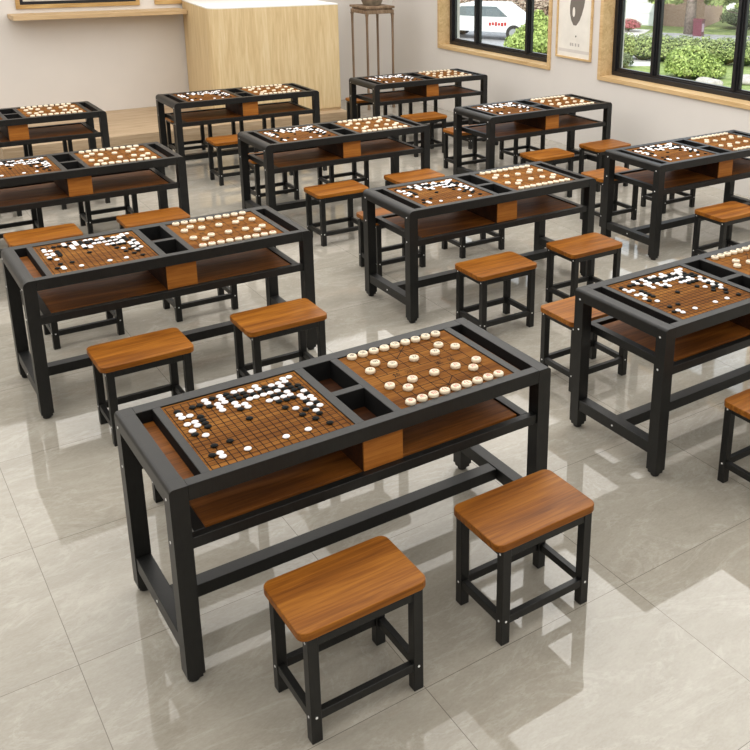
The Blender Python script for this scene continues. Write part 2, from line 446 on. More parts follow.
    obj('shelf_tray', bm, M['black_in'], t)
    bm = bmesh.new(); box(bm, .118, L - .118, .064, W - .064, .5283, .545, .001)
    obj('shelf_board', bm, M['shelf'], t)
    # lower end bars and stretcher
    for x0, x1 in ((.004, PW - .002), (L - PW + .002, L - .004)):
        bm = bmesh.new(); box(bm, x0, x1, PW + g, W - PW - g, .108, .166, .0015)
        cb = obj('crossbar', bm, M['black'], t)
        s = x0 < 1; bx = x0 - .001 if s else x1 + .001
        bm = bmesh.new(); prism(bm, [(.3025 + .0050 * math.cos(R(45 * k)), .137 + .0050 * math.sin(R(45 * k))) for k in range(8)], bx - .001, bx + .001, 'x')
        obj('bolt', bm, M['bolt'], cb)
    bm = bmesh.new(); box(bm, PW - .002, L - PW + .002, .2725, .3325, .110, .162, .0015)
    obj('stretcher', bm, M['black'], t)
    return t

# Chinese characters as filled outlines
_gl = {}
def glyph_mesh(ch):
    if ch in _gl: return _gl[ch]
    cu = bpy.data.curves.new('glyph', 'FONT'); cu.body = ch; cu.size = 1; cu.resolution_u = 1
    cu.align_x = 'CENTER'; cu.align_y = 'CENTER'
    to = bpy.data.objects.new('glyph', cu); COL.objects.link(to)
    bpy.context.view_layer.update()
    me = bpy.data.meshes.new_from_object(to.evaluated_get(bpy.context.evaluated_depsgraph_get()))
    bpy.data.objects.remove(to)
    _gl[ch] = ([v.co.copy() for v in me.vertices], [list(p.vertices) for p in me.polygons])
    bpy.data.meshes.remove(me)
    vs, fs = _gl[ch]
    if vs:
        cx = (min(v.x for v in vs) + max(v.x for v in vs)) / 2; cy = (min(v.y for v in vs) + max(v.y for v in vs)) / 2
        _gl[ch] = ([Vector((v.x - cx, v.y - cy, 0)) for v in vs], fs)
    return _gl[ch]
def add_glyph(bm, ch, at, size, rz=0, mi=0):
    vs, fs = glyph_mesh(ch); m = Matrix.Translation(at) @ Matrix.Rotation(rz, 4, 'Z') @ Matrix.Scale(size, 4)
    bv = [bm.verts.new(m @ v) for v in vs]
    for f in fs:
        try:
            nf = bm.faces.new([bv[i] for i in f]); nf.material_index = mi
        except ValueError: pass
M['walnut_shaded'] = mat_wood('walnut_shade_tone', (.025, .008, .003), (.048, .015, .004), (.08, .025, .006), 0, .6)  # walnut darkened to carry the shade on box sides and well floors
M['walnut_lit'] = mat_wood('walnut_lit_tone', (.22, .070, .011), (.33, .115, .020), (.44, .170, .032), 0, .45, fine=1.5)  # walnut lightened to carry the light falling on the box front

TAB = {  # x, y, yaw in degrees
 'A': (0, -.001, .1), 'B': (-.019, 2.132, -.2), 'C': (2.156, 2.126, -.45), 'D': (2.174, -.007, .15),
 'E': (-.031, 4.268, -.2), 'F': (2.138, 4.273, -.4), 'G': (4.318, 2.118, -.7), 'H': (-.045, 6.401, -.3),
 'I': (2.120, 6.421, -.4), 'J': (4.316, 6.412, 0), 'K': (4.322, 4.267, .05)}
TN = {'A': 'foreground table', 'B': 'left table just behind the foreground table', 'C': 'middle table right of picture centre',
      'D': 'near table cut by the right edge', 'E': 'third-row table cut by the left edge', 'F': 'third-row table left of centre',
      'G': 'table under the right window', 'H': 'rear table at far left', 'I': 'rear table before the oak counter',
      'J': 'rear table before the plant stand', 'K': 'table beside the wall poster'}
TL = {'A': 'black framed game table in the foreground, largest and nearest of all',
      'B': 'black framed game table at left, just behind the foreground table',
      'C': 'black framed game table in the middle, right of the picture centre',
      'D': 'near black framed game table cut off by the right edge',
      'E': 'black framed game table in the third row, cut off by the left edge',
      'F': 'black framed game table in the third row, left of centre',
      'G': 'black framed game table cut off at right, standing under the right window',
      'H': 'rear black framed game table at far left in front of the low stage',
      'I': 'rear black framed game table in front of the light oak counter',
      'J': 'rear black framed game table in front of the tall plant stand',
      'K': 'black framed game table beside the right wall, below the wall poster'}
def local(t, x, y, z=0):
    a = R(TAB[t][2]); return Vector((TAB[t][0] + x * math.cos(a) - y * math.sin(a), TAB[t][1] + x * math.sin(a) + y * math.cos(a), z))
T0 = {}
for k, (x, y, a) in TAB.items():                        # two makes: crisper and rounder top corners
    RF = .015 if k in 'ADG' else .030
    if RF not in T0:
        T0[RF] = make_table(TL[k], RF); T0[RF].location = (x, y, 0); T0[RF].rotation_euler = (0, 0, R(a))
    else: dup(T0[RF], (x, y, 0), R(a), TL[k])

# ------------------------------------------------------------------ stools
def make_stool():
    s = thing('wooden_stool', 'stool', 'stool', group='wooden seat stools around the game tables')
    w, d, h = .4505, .293, .4215
    bm = bmesh.new(); prism(bm, rrect(-w / 2, w / 2, -d / 2, d / 2, .032), h - .029, h, 'z', bev=.0035)
    obj('seat', bm, M['seat'], s)
    fw_, fd, lw = .405, .288, .036
    for sx in (-1, 1):
        for sy in (-1, 1):
            bm = bmesh.new(); xo, yo = sx * fw_ / 2, sy * fd / 2
            x0, x1 = sorted((xo, xo - sx * lw)); y0, y1 = sorted((yo, yo - sy * lw))
            box(bm, x0, x1, y0, y1, 0, h - .0292, .0015); lg = obj('leg', bm, M['black'], s)
            bm = bmesh.new(); xc, yc = xo - sx * lw * .5, yo - sy * lw * .5
            for z in (.097, .374):
                ring = [(.0044 * math.cos(R(45 * k)), z + .0044 * math.sin(R(45 * k))) for k in range(8)]
                if z < .2: prism(bm, [(xc + p[0], p[1]) for p in ring], yo - sy * .002, yo + sy * .0015, 'y')
                prism(bm, [(yc + p[0], p[1]) for p in ring], xo - sx * .002, xo + sx * .0015, 'x')
            obj('bolt_heads', bm, M['bolt'], lg)
    for sy in (-1, 1):
        for z0, z1, nm in ((.080, .112, 'rail'), (.360, .3922, 'apron')):
            yo = sy * fd / 2; y0, y1 = sorted((yo - sy * .003, yo - sy * .027))
            bm = bmesh.new(); box(bm, -fw_ / 2 + lw, fw_ / 2 - lw, y0, y1, z0, z1, .0012); obj(nm, bm, M['black'], s)
    for sx in (-1, 1):
        for z0, z1, nm in ((.080, .112, 'rail'), (.360, .3922, 'apron')):
            xo = sx * fw_ / 2; x0, x1 = sorted((xo - sx * .003, xo - sx * .027))
            bm = bmesh.new(); box(bm, x0, x1, -fd / 2 + lw, fd / 2 - lw, z0, z1, .0012); obj(nm, bm, M['black'], s)
    return s
S0 = None
side = {('f', 0): 'left stool in front of the ', ('f', 1): 'right stool in front of the ',
        ('b', 0): 'left stool behind the ', ('b', 1): 'right stool behind the '}
def in_view(p, m=60):
    q = proj(p); return -m < q[0] < 750 + m and -m < q[1] < 750 + m
for t in TAB:
    for (f, i) in side:
        lx = .437 if i == 0 else 1.165; ly = {'A': -.303, 'F': -.328}.get(t, -.311) if f == 'f' else .993
        p = local(t, lx, ly)
        if not in_view(p + Vector((0, 0, .25)), 45): continue
        rz = R(TAB[t][2])
        lab = 'wooden ' + side[(f, i)] + TN[t]
        if S0 is None: S0 = make_stool(); S0.location = p; S0.rotation_euler = (0, 0, rz); S0['label'] = lab
        else: dup(S0, p, rz, lab)

# ------------------------------------------------------------------ playing stones and pieces
def stone_bm(bm, c=(0, 0, 0), n=14, r=.0134):
    lathe(bm, [(r * .35, .0002), (r * .8, .0012), (r, .0038), (r * .93, .0058), (r * .62, .0082), (r * .25, .0092), (0, .0094)], n, c)
def piece_bm(bm, c=(0, 0, 0), n=18):
    r = .0205
    lathe(bm, [(r * .86, 0), (r * .98, .003), (r, .008), (r * .97, .0125), (r * .88, .0152), (r * .7, .0158)], n, c)
def mesh_of(fn, mat, name):
    bm = bmesh.new(); fn(bm); me = bpy.data.meshes.new(name); bm.to_mesh(me); bm.free(); me.materials.append(mat)
    for p in me.polygons: p.use_smooth = True
    return me
WS = [(1,10),(1,12),(1,14),(1,15),(2,2),(2,3),(2,8),(2,11),(2,12),(2,14),(5,2),(5,16),(5,17),(6,13),(6,14),(6,15),(7,15),(7,16),(7,17),(8,13),(8,14),(9,12),(9,13),(9,17),(10,2),(10,14),(10,17),(11,14),(11,16),(12,14),(12,16),(12,17),(12,12),(13,2),(13,12),(13,14),(14,8),(14,12),(14,14),(14,16),(15,12),(15,13),(15,15),(15,16),(16,6),(16,8),(16,10),(16,11),(16,16),(16,17),(17,7),(17,9),(17,10),(17,12),(17,17)]
bl = """16 .x.xx...............
17 ......x.xx.........
15 .....x..xx....xxx..
14 ................xx.
13 ...x.........xxxxx.
12 ...x....x........x.
11 ...x.........xxx.x.
10 ...x...............
9 .x......x....x..x..
7 ...............xx..
6 ..............x.x..
5 ..x.x...........x..
4 ...............x...
3 .x.................
16 ........xxx........
15 ..........xxxx.....
14 ...............x...
16 .............x..x..
8 .................x.
2 ................x.."""
BS = set()
for ln in bl.split('\n'):
    v, row = ln.split(); BS |= {(i, int(v)) for i, ch in enumerate(row) if ch == 'x'}
BS = sorted(BS - set(WS))
GX, GY, DX, DY = .158, .0502, .02774, .02685
ZB = .7448
def scatter(name, spots, me, fn, labelf, cat, groupf, key, cap, restlabel, mat):
    """spots: (table, x, y, extra) in table coordinates; nearest cap are objects of their own"""
    al = sorted(spots, key=lambda s: (local(s[0], s[1], s[2]) - CAMLOC).length if in_view(local(s[0], s[1], s[2], .75), 6) else 1e3 + (local(s[0], s[1], s[2]) - CAMLOC).length)
    near, rest = al[:cap], al[cap:]
    made = []
    for t, x, y, ex in near:
        o = bpy.data.objects.new(name, me); COL.objects.link(o); o.location = local(t, x, y, ZB)
        o.rotation_euler = (0, 0, R(TAB[t][2]) + rnd.uniform(-.2, .2) * (0 if ex else 1))
        tag(o, labelf(t, ex), cat, groupf(t)); made.append((o, t, ex))
    if rest:
        bm = bmesh.new()
        for t, x, y, ex in rest: fn(bm, tuple(local(t, x, y, ZB)), 8)
        o = obj(name + ('s' if not name.endswith('s') else ''), bm, mat, smooth=True); tag(o, restlabel, cat); o['kind'] = 'stuff'
    return made
ws_me = mesh_of(stone_bm, M['white_stone'], 'white_go_stone'); bs_me = mesh_of(stone_bm, M['black_stone'], 'black_go_stone')
jit = lambda: rnd.uniform(-.0012, .0012)
wsp = [(t, GX + i * DX + jit(), GY + j * DY + jit(), 0) for t in TAB for i, j in WS]
bsp = [(t, GX + i * DX + jit(), GY + j * DY + jit(), 0) for t in TAB for i, j in BS]
scatter('white_go_stone', wsp, ws_me, stone_bm, lambda t, e: 'round white go stone on the ' + TN[t], 'go stone', lambda t: 'white go stones on the ' + TN[t], 0, 300, 'tiny white go stones on the boards of the farthest tables', M['white_stone'])
scatter('black_go_stone', bsp, bs_me, stone_bm, lambda t, e: 'round black go stone on the ' + TN[t], 'go stone', lambda t: 'black go stones on the ' + TN[t], 0, 300, 'tiny black go stones on the boards of the farthest tables', M['black_stone'])
pc_me = mesh_of(piece_bm, M['piece'], 'xiangqi_piece')
QX, QY, Q, QV = .911, .066, .0503, .0505
near_row = '車馬相仕帥仕相馬車'; far_row = '車馬象士將士象馬車'
PS = [(k, 0, near_row[k], 'r') for k in range(9)] + [(k, 9, far_row[k], 'b') for k in range(9)]
PS += [(k, 2, '炮', 'r') for k in (1, 7)] + [(k, 7, '砲', 'b') for k in (1, 7)] + [(k, 3, '兵', 'r') for k in range(0, 9, 2)] + [(k, 6, '卒', 'b') for k in range(0, 9, 2)]
psp = [(t, QX + k * Q, QY + r * QV, (k, r, c, col)) for t in TAB for k, r, c, col in PS]
def plab(t, e):
    return 'round cream chess disc on the ' + TN[t]
made = scatter('xiangqi_piece', psp, pc_me, piece_bm, plab, 'game piece', lambda t: 'cream chess discs on the ' + TN[t], 0, 300, 'tiny cream chess discs on the boards of the farthest tables', M['piece'])
gm = {}
for o, t, (k, r, c, col) in made:
    if t not in 'ABCDG': continue
    if (c, col) not in gm:
        bm = bmesh.new(); add_glyph(bm, c, (0, 0, .0160), .024, 0 if col == 'r' else math.pi)
        me = bpy.data.meshes.new('character'); bm.to_mesh(me); bm.free(); me.materials.append(M['ink_red'] if col == 'r' else M['ink_black']); gm[(c, col)] = me
    g = bpy.data.objects.new('character', gm[(c, col)]); COL.objects.link(g); g.parent = o
    g['label'] = ('red' if col == 'r' else 'black') + ' engraved Chinese character'

# ------------------------------------------------------------------ stage, counter, ledge, pictures
ZP = .160
bm = bmesh.new(); box(bm, .80, 4.80, 7.98, VB - .002, 0, ZP, .003)
tag(obj('stage', bm, M['stage']), 'low light brown wooden platform along the back wall', 'stage')

cnt = thing('oak_counter', 'tall light oak counter with a rounded left corner standing on the platform', 'counter', (4.0, 8.8, ZP))
bm = bmesh.new()
x1, y0, y1 = 4.79, 8.13, VB - .035
bl_, fl_ = Vector((3.29, y1)), Vector((3.13, y0)); r = .17                # back left, front left (rounded)
u1, u2 = (bl_ - fl_).normalized(), Vector((1, 0)); p1, p2 = fl_ + u1 * r, fl_ + u2 * r
pts = [(x1 - .04 + .04 * math.sin(R(90) * k / 5), y0 + .04 - .04 * math.cos(R(90) * k / 5)) for k in range(6)] + [(x1, y1), tuple(bl_)]
for k in range(15):
    t = k / 14; q_ = p1 * (1 - t) ** 2 + fl_ * 2 * t * (1 - t) + p2 * t * t; pts.append(tuple(q_))
pts = [(p[0] - 4.0, p[1] - 8.8) for p in pts]
prism(bm, pts, .035, 1.312, 'z'); o = obj('body', bm, M['oak'], cnt)
bm = bmesh.new(); prism(bm, [(p[0], p[1]) for p in pts], 1.3122, 1.325, 'z'); o = obj('countertop', bm, M['ceil'], cnt); o['label'] = 'thin off-white top slab'
bm = bmesh.new(); prism(bm, [(p[0] * .995 + .002, p[1] * .99 + .004) for p in pts], 0, .0349, 'z'); obj('plinth', bm, M['oak_shelf'], cnt)

bm = bmesh.new(); box(bm, 1.27, 3.245, 9.20, VB - .001, 1.335, 1.385, .002)
tag(obj('wall_shelf', bm, M['oak_shelf']), 'long light oak ledge on the back wall, ending at the counter', 'shelf')

def framed(name, label, loc, w, h, axis, fm, fwid, art, inner=None, fd=.025):
    t = thing(name, label, 'picture', loc)
    def bx(bm, a0, a1, z0, z1, d0, d1):
        if axis == 'x': box(bm, a0, a1, -d1, -d0, z0, z1)       # hangs on the back wall, faces -y
        else: box(bm, -d1, -d0, a0, a1, z0, z1)                 # hangs on the right wall, faces -x
    def ring(bm, o, wd, d0, d1):
        bx(bm, -w / 2 + o, w / 2 - o, o, o + wd, d0, d1); bx(bm, -w / 2 + o, w / 2 - o, h - o - wd, h - o, d0, d1)
        bx(bm, -w / 2 + o, -w / 2 + o + wd, o + wd, h - o - wd, d0, d1); bx(bm, w / 2 - o - wd, w / 2 - o, o + wd, h - o - wd, d0, d1)
    bm = bmesh.new(); ring(bm, 0, fwid, .001, fd); obj('frame', bm, fm, t)
    o = fwid
    if inner:
        bm = bmesh.new(); ring(bm, o, inner, .001, fd * .8); obj('inner_border', bm, M['winframe'], t); o += inner
    bm = bmesh.new(); bx(bm, -w / 2 + o, w / 2 - o, o, h - o, .002, .009); obj('artwork', bm, art, t)
    return t
framed('framed_picture', 'wide oak framed picture with a black inner border on the back wall', (2.07, VB, 1.437), 1.40, .8, 'x', M['gilt'], .045, M['art_a'], .035)
framed('framed_picture', 'wood framed brown picture on the back wall above the oak counter', (3.48, VB, 1.437), 1.05, .8, 'x', M['gilt'], .05, M['art_b'])

po = framed('framed_poster', 'narrow wood framed poster with a dark grey shape between the two windows', (UX, 5.495, 1.005), .60, .92, 'y', M['oak_trim'], .02, M['paper'])
# print: local y runs towards the back wall (picture left), z up; paper front at x=-.0092
def print_poly(name, pts, m, lab=None, dx=0):
    bm = bmesh.new(); vs = [bm.verts.new((-.0094 - dx, a, z)) for a, z in pts]; f = bm.faces.new(vs); f.normal_update()
    if f.normal.x > 0: f.normal_flip()
    o = obj(name, bm, m, po)
    if lab: o['label'] = lab
def oval(cy, cz, ry, rz, n=24, sh=0): return [(cy + ry * math.cos(2 * math.pi * k / n) + sh * math.sin(2 * math.pi * k / n), cz + rz * math.sin(2 * math.pi * k / n)) for k in range(n)]
shape = [(-.03, .375), (.02, .375), (.062, .43), (.085, .50), (.09, .57), (.08, .64), (.05, .70), (.0, .745), (-.05, .775), (-.10, .80), (-.14, .79), (-.155, .74), (-.16, .66), (-.145, .585), (-.115, .50), (-.08, .43)]
shape = [(y - .0, z) for y, z in shape]
print_poly('printed_shape', shape, M['poster_grey'], 'dark grey curved shape with a white oval')
print_poly('printed_oval', oval(.020, .520, .022, .055), M['paper'], 'white oval inside the grey shape', .0003)
print_poly('printed_dot', oval(-.03, .255, .010, .011, 12), M['poster_dot'])
for cy in (.055, .02, -.03, -.08):                         # small row of marks under the shape
    for k in range(3): print_poly('printed_mark', [(cy + .010 - k * .009, .143), (cy + .004 - k * .009, .143), (cy + .004 - k * .009 + (.004 if k == 1 else 0), .178), (cy + .010 - k * .009 + (.004 if k == 1 else 0), .178)], M['poster_text'])
print_poly('printed_band', [(.26, .070), (.26, .105), (-.26, .105), (-.26, .070)], M['poster_line'])

# plant stand with stone pot
ps = thing('plant_stand', 'tall slender aged wood plant stand in the back corner', 'stand', (5.66, 8.86, 0))
hw, hd, zt = .21, .22, 1.385
bm = bmesh.new()
box(bm, -hw - .012, hw + .012, -hd - .012, hd + .012, zt - .03, zt, .004)
obj('top', bm, M['antique'], ps)
bm = bmesh.new(); box(bm, -hw + .012, hw - .012, -hd + .012, hd - .012, zt - .05, zt - .0302, .003); box(bm, -hw - .004, hw + .004, -hd - .004, hd + .004, zt - .10, zt - .0502, .008, 0, 2)
obj('waist', bm, M['antique'], ps)
for sx in (-1, 1):
    for sy in (-1, 1):
        bm = bmesh.new(); prof = [(0, .016), (.06, .013), (.3, .0115), (zt - .25, .0115), (zt - .13, .014), (zt - .1002, .02)]
        for (z0, a), (z1, b) in zip(prof, prof[1:]):
            xa, ya = sx * (hw - .014), sy * (hd - .014)
            lo = [bm.verts.new((xa + i * a, ya + j * a, z0)) for i, j in ((-1, -1), (1, -1), (1, 1), (-1, 1))]; hi = [bm.verts.new((xa + i * b, ya + j * b, z1)) for i, j in ((-1, -1), (1, -1), (1, 1), (-1, 1))]
            for k in range(4): bm.faces.new((lo[k], lo[(k + 1) % 4], hi[(k + 1) % 4], hi[k]))
            if z0 == 0: bm.faces.new(lo[::-1])
            if z1 == prof[-1][0]: bm.faces.new(hi)
        obj('leg', bm, M['antique'], ps)
for (ax, n) in (('x', -1), ('x', 1), ('y', -1), ('y', 1)):
    bm = bmesh.new()
    if ax == 'x': box(bm, -hw + .03, hw - .03, n * (hd - .014) - .008, n * (hd - .014) + .008, .10, .125, .002)
    else: box(bm, n * (hw - .014) - .008, n * (hw - .014) + .008, -hd + .03, hd - .03, .10, .125, .002)
    obj('stretcher', bm, M['antique'], ps)
M['pot'] = mat_plain('aged_stone_pot', (.20, .16, .115), .7, var=.35, vscale=14)
pot = thing('stone_pot', 'mottled brown stone pot standing on the plant stand', 'pot', (5.66, 8.86, zt))
bm = bmesh.new(); lathe(bm, [(.118, 0), (.122, .012), (.14, .05), (.165, .13), (.17, .19), (.15, .25), (.13, .28), (.138, .30), (.12, .30), (.112, .27), (0, .26)], 32)
obj('body', bm, M['pot'], pot)

# ------------------------------------------------------------------ outside the windows
GZ = -2.0
def ground_mat(name, a, b, sc=6, rough=.9):
    m, nt, bs = new_mat(name)
    n = noise(nt, coords(nt), sc, 6, .7)
    nt.links.new(ramp(nt, n, [(.35, a), (.65, b)]), bs.inputs['Base Color']); bs.inputs['Roughness'].default_value = rough
    return m
M['lawn'] = ground_mat('lawn', (.15, .22, .05), (.36, .43, .15), 3)
M['road'] = ground_mat('asphalt', (.30, .30, .31), (.46, .46, .47), 4)
M['pathm'] = ground_mat('concrete_path', (.62, .60, .57), (.78, .76, .73), 4)
M['litter'] = ground_mat('dry_ground', (.20, .13, .09), (.55, .44, .34), 8)
bm = bmesh.new(); box(bm, UX + WT + .01, 75, -25, 75, GZ - .3, GZ); struct(obj('ground_lawn', bm, M['lawn']))
bm = bmesh.new(); box(bm, UX + .01, UX + WT, -25, 30, GZ - .3, -.121); struct(obj('wall_foundation', bm, M['wall']))
def patch(name, pts, m, z=.012):
    bm = bmesh.new(); prism(bm, pts, GZ + .0005, GZ + z, 'z'); return struct(obj(name, bm, m))
patch('road_street', [(19.5, 34), (17.5, 27), (22.5, 24.2), (26.0, 30.5), (29, 36), (24, 44)], M['road'])
patch('driveway', [(26.4, 25.6), (29.9, 21.0), (33.6, 17.2), (36.2, 19.6), (33.2, 24.3), (30.4, 27.6)], M['road'], .014)
patch('path_front', [(21.6, 20.4), (22.7, 19.8), (25.2, 23.0), (28.5, 27.2), (27.8, 28.2), (24.0, 24.6)], M['pathm'], .018)
patch('path_side', [(27.2, 27.0), (27.8, 26.1), (31.0, 28.4), (30.4, 29.2)], M['pathm'], .022)
patch('planting_bed', [(26.2, 41), (26.0, 36.2), (28.4, 31.5), (34, 34), (40, 48), (33, 54)], M['litter'], .02)

def foliage(bm, blobs, n, size, seed, flat=.35):
    """leaf blades scattered through the shells of a few ellipsoid clumps"""
    r = random.Random(seed)
    tot = sum(b[3] * b[4] + b[3] * b[5] for b in blobs)
    for (cx, cy, cz, rx, ry, rz) in blobs:
        for _ in range(int(n * (rx * ry + rx * rz) / tot)):
            a = r.uniform(0, 2 * math.pi); u = r.uniform(-.35, 1); s = math.sqrt(max(0, 1 - u * u)); k = r.uniform(.72, 1.05)
            nrm = Vector((s * math.cos(a), s * math.sin(a), u)); p = Vector((cx + rx * k * nrm.x, cy + ry * k * nrm.y, cz + rz * k * nrm.z))
            d = (nrm + Vector((r.uniform(-1, 1), r.uniform(-1, 1), r.uniform(-.3, 1))) * .8).normalized()
            q = d.cross(Vector((r.uniform(-1, 1), r.uniform(-1, 1), r.uniform(-1, 1)))).normalized(); w = d.cross(q).normalized()
            sz = size * r.uniform(.6, 1.3)
            bm.faces.new([bm.verts.new(p + v) for v in (-q * sz, w * sz * .45, q * sz, -w * sz * .45)])
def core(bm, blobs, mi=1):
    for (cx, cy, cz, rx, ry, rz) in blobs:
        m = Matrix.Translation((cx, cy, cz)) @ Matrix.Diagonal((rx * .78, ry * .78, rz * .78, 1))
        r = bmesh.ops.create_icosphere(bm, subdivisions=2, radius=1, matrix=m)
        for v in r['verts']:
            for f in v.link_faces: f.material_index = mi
def shrub(name, label, loc, blobs, n, size, m, inner, seed, stem=.06, cat='shrub', group=None):
    t = thing(name, label, cat, (loc[0], loc[1], GZ), group=group)
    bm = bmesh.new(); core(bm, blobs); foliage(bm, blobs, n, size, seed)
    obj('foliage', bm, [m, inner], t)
    if stem:
        bm = bmesh.new(); tube(bm, [(0, 0, 0), (.02, 0, blobs[0][2] * .5), (0, .02, blobs[0][2])], [stem, stem * .8, stem * .5]); obj('stem', bm, M['bark'], t)
    return t
M['bark'] = ground_mat('bark', (.14, .105, .085), (.34, .28, .24), 9)
M['leaf_lime'] = leaf_mat('leaf_lime', (.13, .20, .03), (.52, .64, .18)); M['leaf_mid'] = leaf_mat('leaf_mid', (.10, .15, .04), (.46, .55, .18))
M['leaf_dark'] = leaf_mat('leaf_dark', (.05, .085, .035), (.26, .32, .16)); M['leaf_pink'] = leaf_mat('leaf_pink', (.30, .03, .05), (.62, .25, .26))
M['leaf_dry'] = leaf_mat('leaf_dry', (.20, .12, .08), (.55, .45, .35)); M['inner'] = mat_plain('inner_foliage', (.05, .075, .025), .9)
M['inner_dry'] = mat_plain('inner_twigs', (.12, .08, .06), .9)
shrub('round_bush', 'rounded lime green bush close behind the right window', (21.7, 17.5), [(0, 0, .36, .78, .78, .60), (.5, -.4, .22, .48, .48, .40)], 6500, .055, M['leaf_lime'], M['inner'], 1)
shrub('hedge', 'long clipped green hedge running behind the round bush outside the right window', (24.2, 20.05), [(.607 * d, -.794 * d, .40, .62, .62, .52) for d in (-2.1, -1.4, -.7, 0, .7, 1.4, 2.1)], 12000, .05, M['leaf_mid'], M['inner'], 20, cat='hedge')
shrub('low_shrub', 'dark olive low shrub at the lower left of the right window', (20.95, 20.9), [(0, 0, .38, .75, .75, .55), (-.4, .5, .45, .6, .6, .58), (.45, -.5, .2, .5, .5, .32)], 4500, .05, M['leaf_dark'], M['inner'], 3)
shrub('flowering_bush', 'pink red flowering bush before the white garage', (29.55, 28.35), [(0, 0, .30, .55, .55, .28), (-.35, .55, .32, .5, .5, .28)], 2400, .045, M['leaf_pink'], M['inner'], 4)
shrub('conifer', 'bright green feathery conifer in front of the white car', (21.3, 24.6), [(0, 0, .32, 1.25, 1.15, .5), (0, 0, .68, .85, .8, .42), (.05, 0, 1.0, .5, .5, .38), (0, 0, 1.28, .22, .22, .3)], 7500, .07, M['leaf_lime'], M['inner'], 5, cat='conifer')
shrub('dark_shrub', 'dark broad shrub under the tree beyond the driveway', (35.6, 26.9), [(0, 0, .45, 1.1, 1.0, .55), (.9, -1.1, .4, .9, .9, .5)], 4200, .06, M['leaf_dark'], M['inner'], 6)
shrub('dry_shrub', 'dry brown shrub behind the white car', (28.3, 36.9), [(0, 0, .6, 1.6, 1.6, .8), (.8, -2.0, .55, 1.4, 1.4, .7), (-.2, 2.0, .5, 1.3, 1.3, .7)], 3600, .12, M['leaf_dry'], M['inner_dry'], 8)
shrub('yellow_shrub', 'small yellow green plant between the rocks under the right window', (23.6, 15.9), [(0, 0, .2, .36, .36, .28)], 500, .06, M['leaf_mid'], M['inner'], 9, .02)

def tree(name, label, loc, hgt, r0, blobs, n, seed, lean=(0, 0)):
    t = thing(name, label, 'tree', (loc[0], loc[1], GZ))
    bm = bmesh.new(); tube(bm, [(0, 0, 0), (lean[0] * .3, lean[1] * .3, hgt * .3), (lean[0] * .7, lean[1] * .7, hgt * .7), (lean[0], lean[1], hgt)], [r0 * 1.25, r0, r0 * .85, r0 * .5], 12)
    obj('trunk', bm, M['bark'], t)
    r = random.Random(seed)
    for b in blobs[:4]:
        bm = bmesh.new(); s = Vector((lean[0] * .5, lean[1] * .5, hgt * .55)); e = Vector(b[:3]); m = (s + e) / 2 + Vector((0, 0, -.15))
        tube(bm, [s, m, e], [r0 * .35, r0 * .25, r0 * .12], 7); obj('branch', bm, M['bark'], t)
    bm = bmesh.new(); foliage(bm, blobs, n, .11, seed); obj('crown', bm, M['leaf_mid'], t)
tree('shade_tree', 'thick grey trunk tree beyond the driveway', (31.3, 26.3), 5.0, .22, [(-.75, .85, 1.50, .75, .75, .48), (.35, -.3, 1.70, .5, .5, .32), (-1.5, 1.5, 1.75, .6, .6, .4), (0, 0, 4.6, 1.3, 1.3, 1.0), (-1.0, 1.1, 3.0, .9, .9, .7)], 7500, 31)
tree('spreading_tree', 'low spreading tree with dark crooked branches at the upper right of the window', (32.9, 24.9), 1.7, .09, [(-.6, .8, 1.42, .55, .55, .24), (.6, -.8, 1.40, .7, .7, .26), (.0, .1, 1.52, .55, .55, .22), (.1, .1, 1.9, 1.1, 1.1, .4), (-.2, -.5, 1.3, .5, .5, .2)], 8000, 33)

M['car'] = mat_plain('white_car_paint', (.86, .87, .88), .25, var=.01); M['car_glass'] = mat_plain('car_glass', (.16, .19, .21), .12)
M['tyre'] = mat_plain('tyre', (.03, .03, .03), .8); M['hub'] = mat_plain('wheel_hub', (.45, .46, .47), .35, metal=.6)
def car():
    ang = math.atan2(25.7 - 29.6, 22.9 - 20.2)          # along the street
    t = thing('white_car', 'white car parked on the street beyond the left window', 'car', (22.45, 29.35, GZ + .013), ang)
    side_ = [(-2.25, .35), (-2.3, .65), (-2.15, .85), (-1.6, .92), (-.95, 1.40), (.75, 1.45), (1.45, 1.0), (2.2, .86), (2.3, .6), (2.25, .32)]
    bm = bmesh.new(); prism(bm, side_, -.86, .86, 'y', bev=.05); obj('body', bm, M['car'], t)
    for s in (-1, 1):
        for pts in ([(-1.32, .95), (-.86, 1.32), (-.15, 1.35), (-.15, .95)], [(-.06, .95), (-.06, 1.35), (.66, 1.36), (1.15, .97)]):
            bm = bmesh.new(); prism(bm, pts, s * .855, s * .872, 'y'); obj('side_window', bm, M['car_glass'], t)
        for x in (-1.42, 1.42):
            bm = bmesh.new(); prism(bm, [(x + .33 * math.cos(R(20 * k)), .33 + .33 * math.sin(R(20 * k))) for k in range(18)], s * .68, s * .89, 'y')
            w = obj('wheel', bm, M['tyre'], t)
            bm = bmesh.new(); prism(bm, [(x + .19 * math.cos(R(30 * k)), .33 + .19 * math.sin(R(30 * k))) for k in range(12)], s * .885, s * .902, 'y'); obj('hub', bm, M['hub'], w)
    bm = bmesh.new()                                      # small red marking on the door
    for k in range(6): box(bm, .35 + k * .13, .44 + k * .13, -.876, -.862, .60 + (k % 2) * .02, .72 + (k % 3) * .015)
    o = obj('door_marking', bm, M['ink_red'], t); o['label'] = 'small red marking on the car side'
    return t
car()

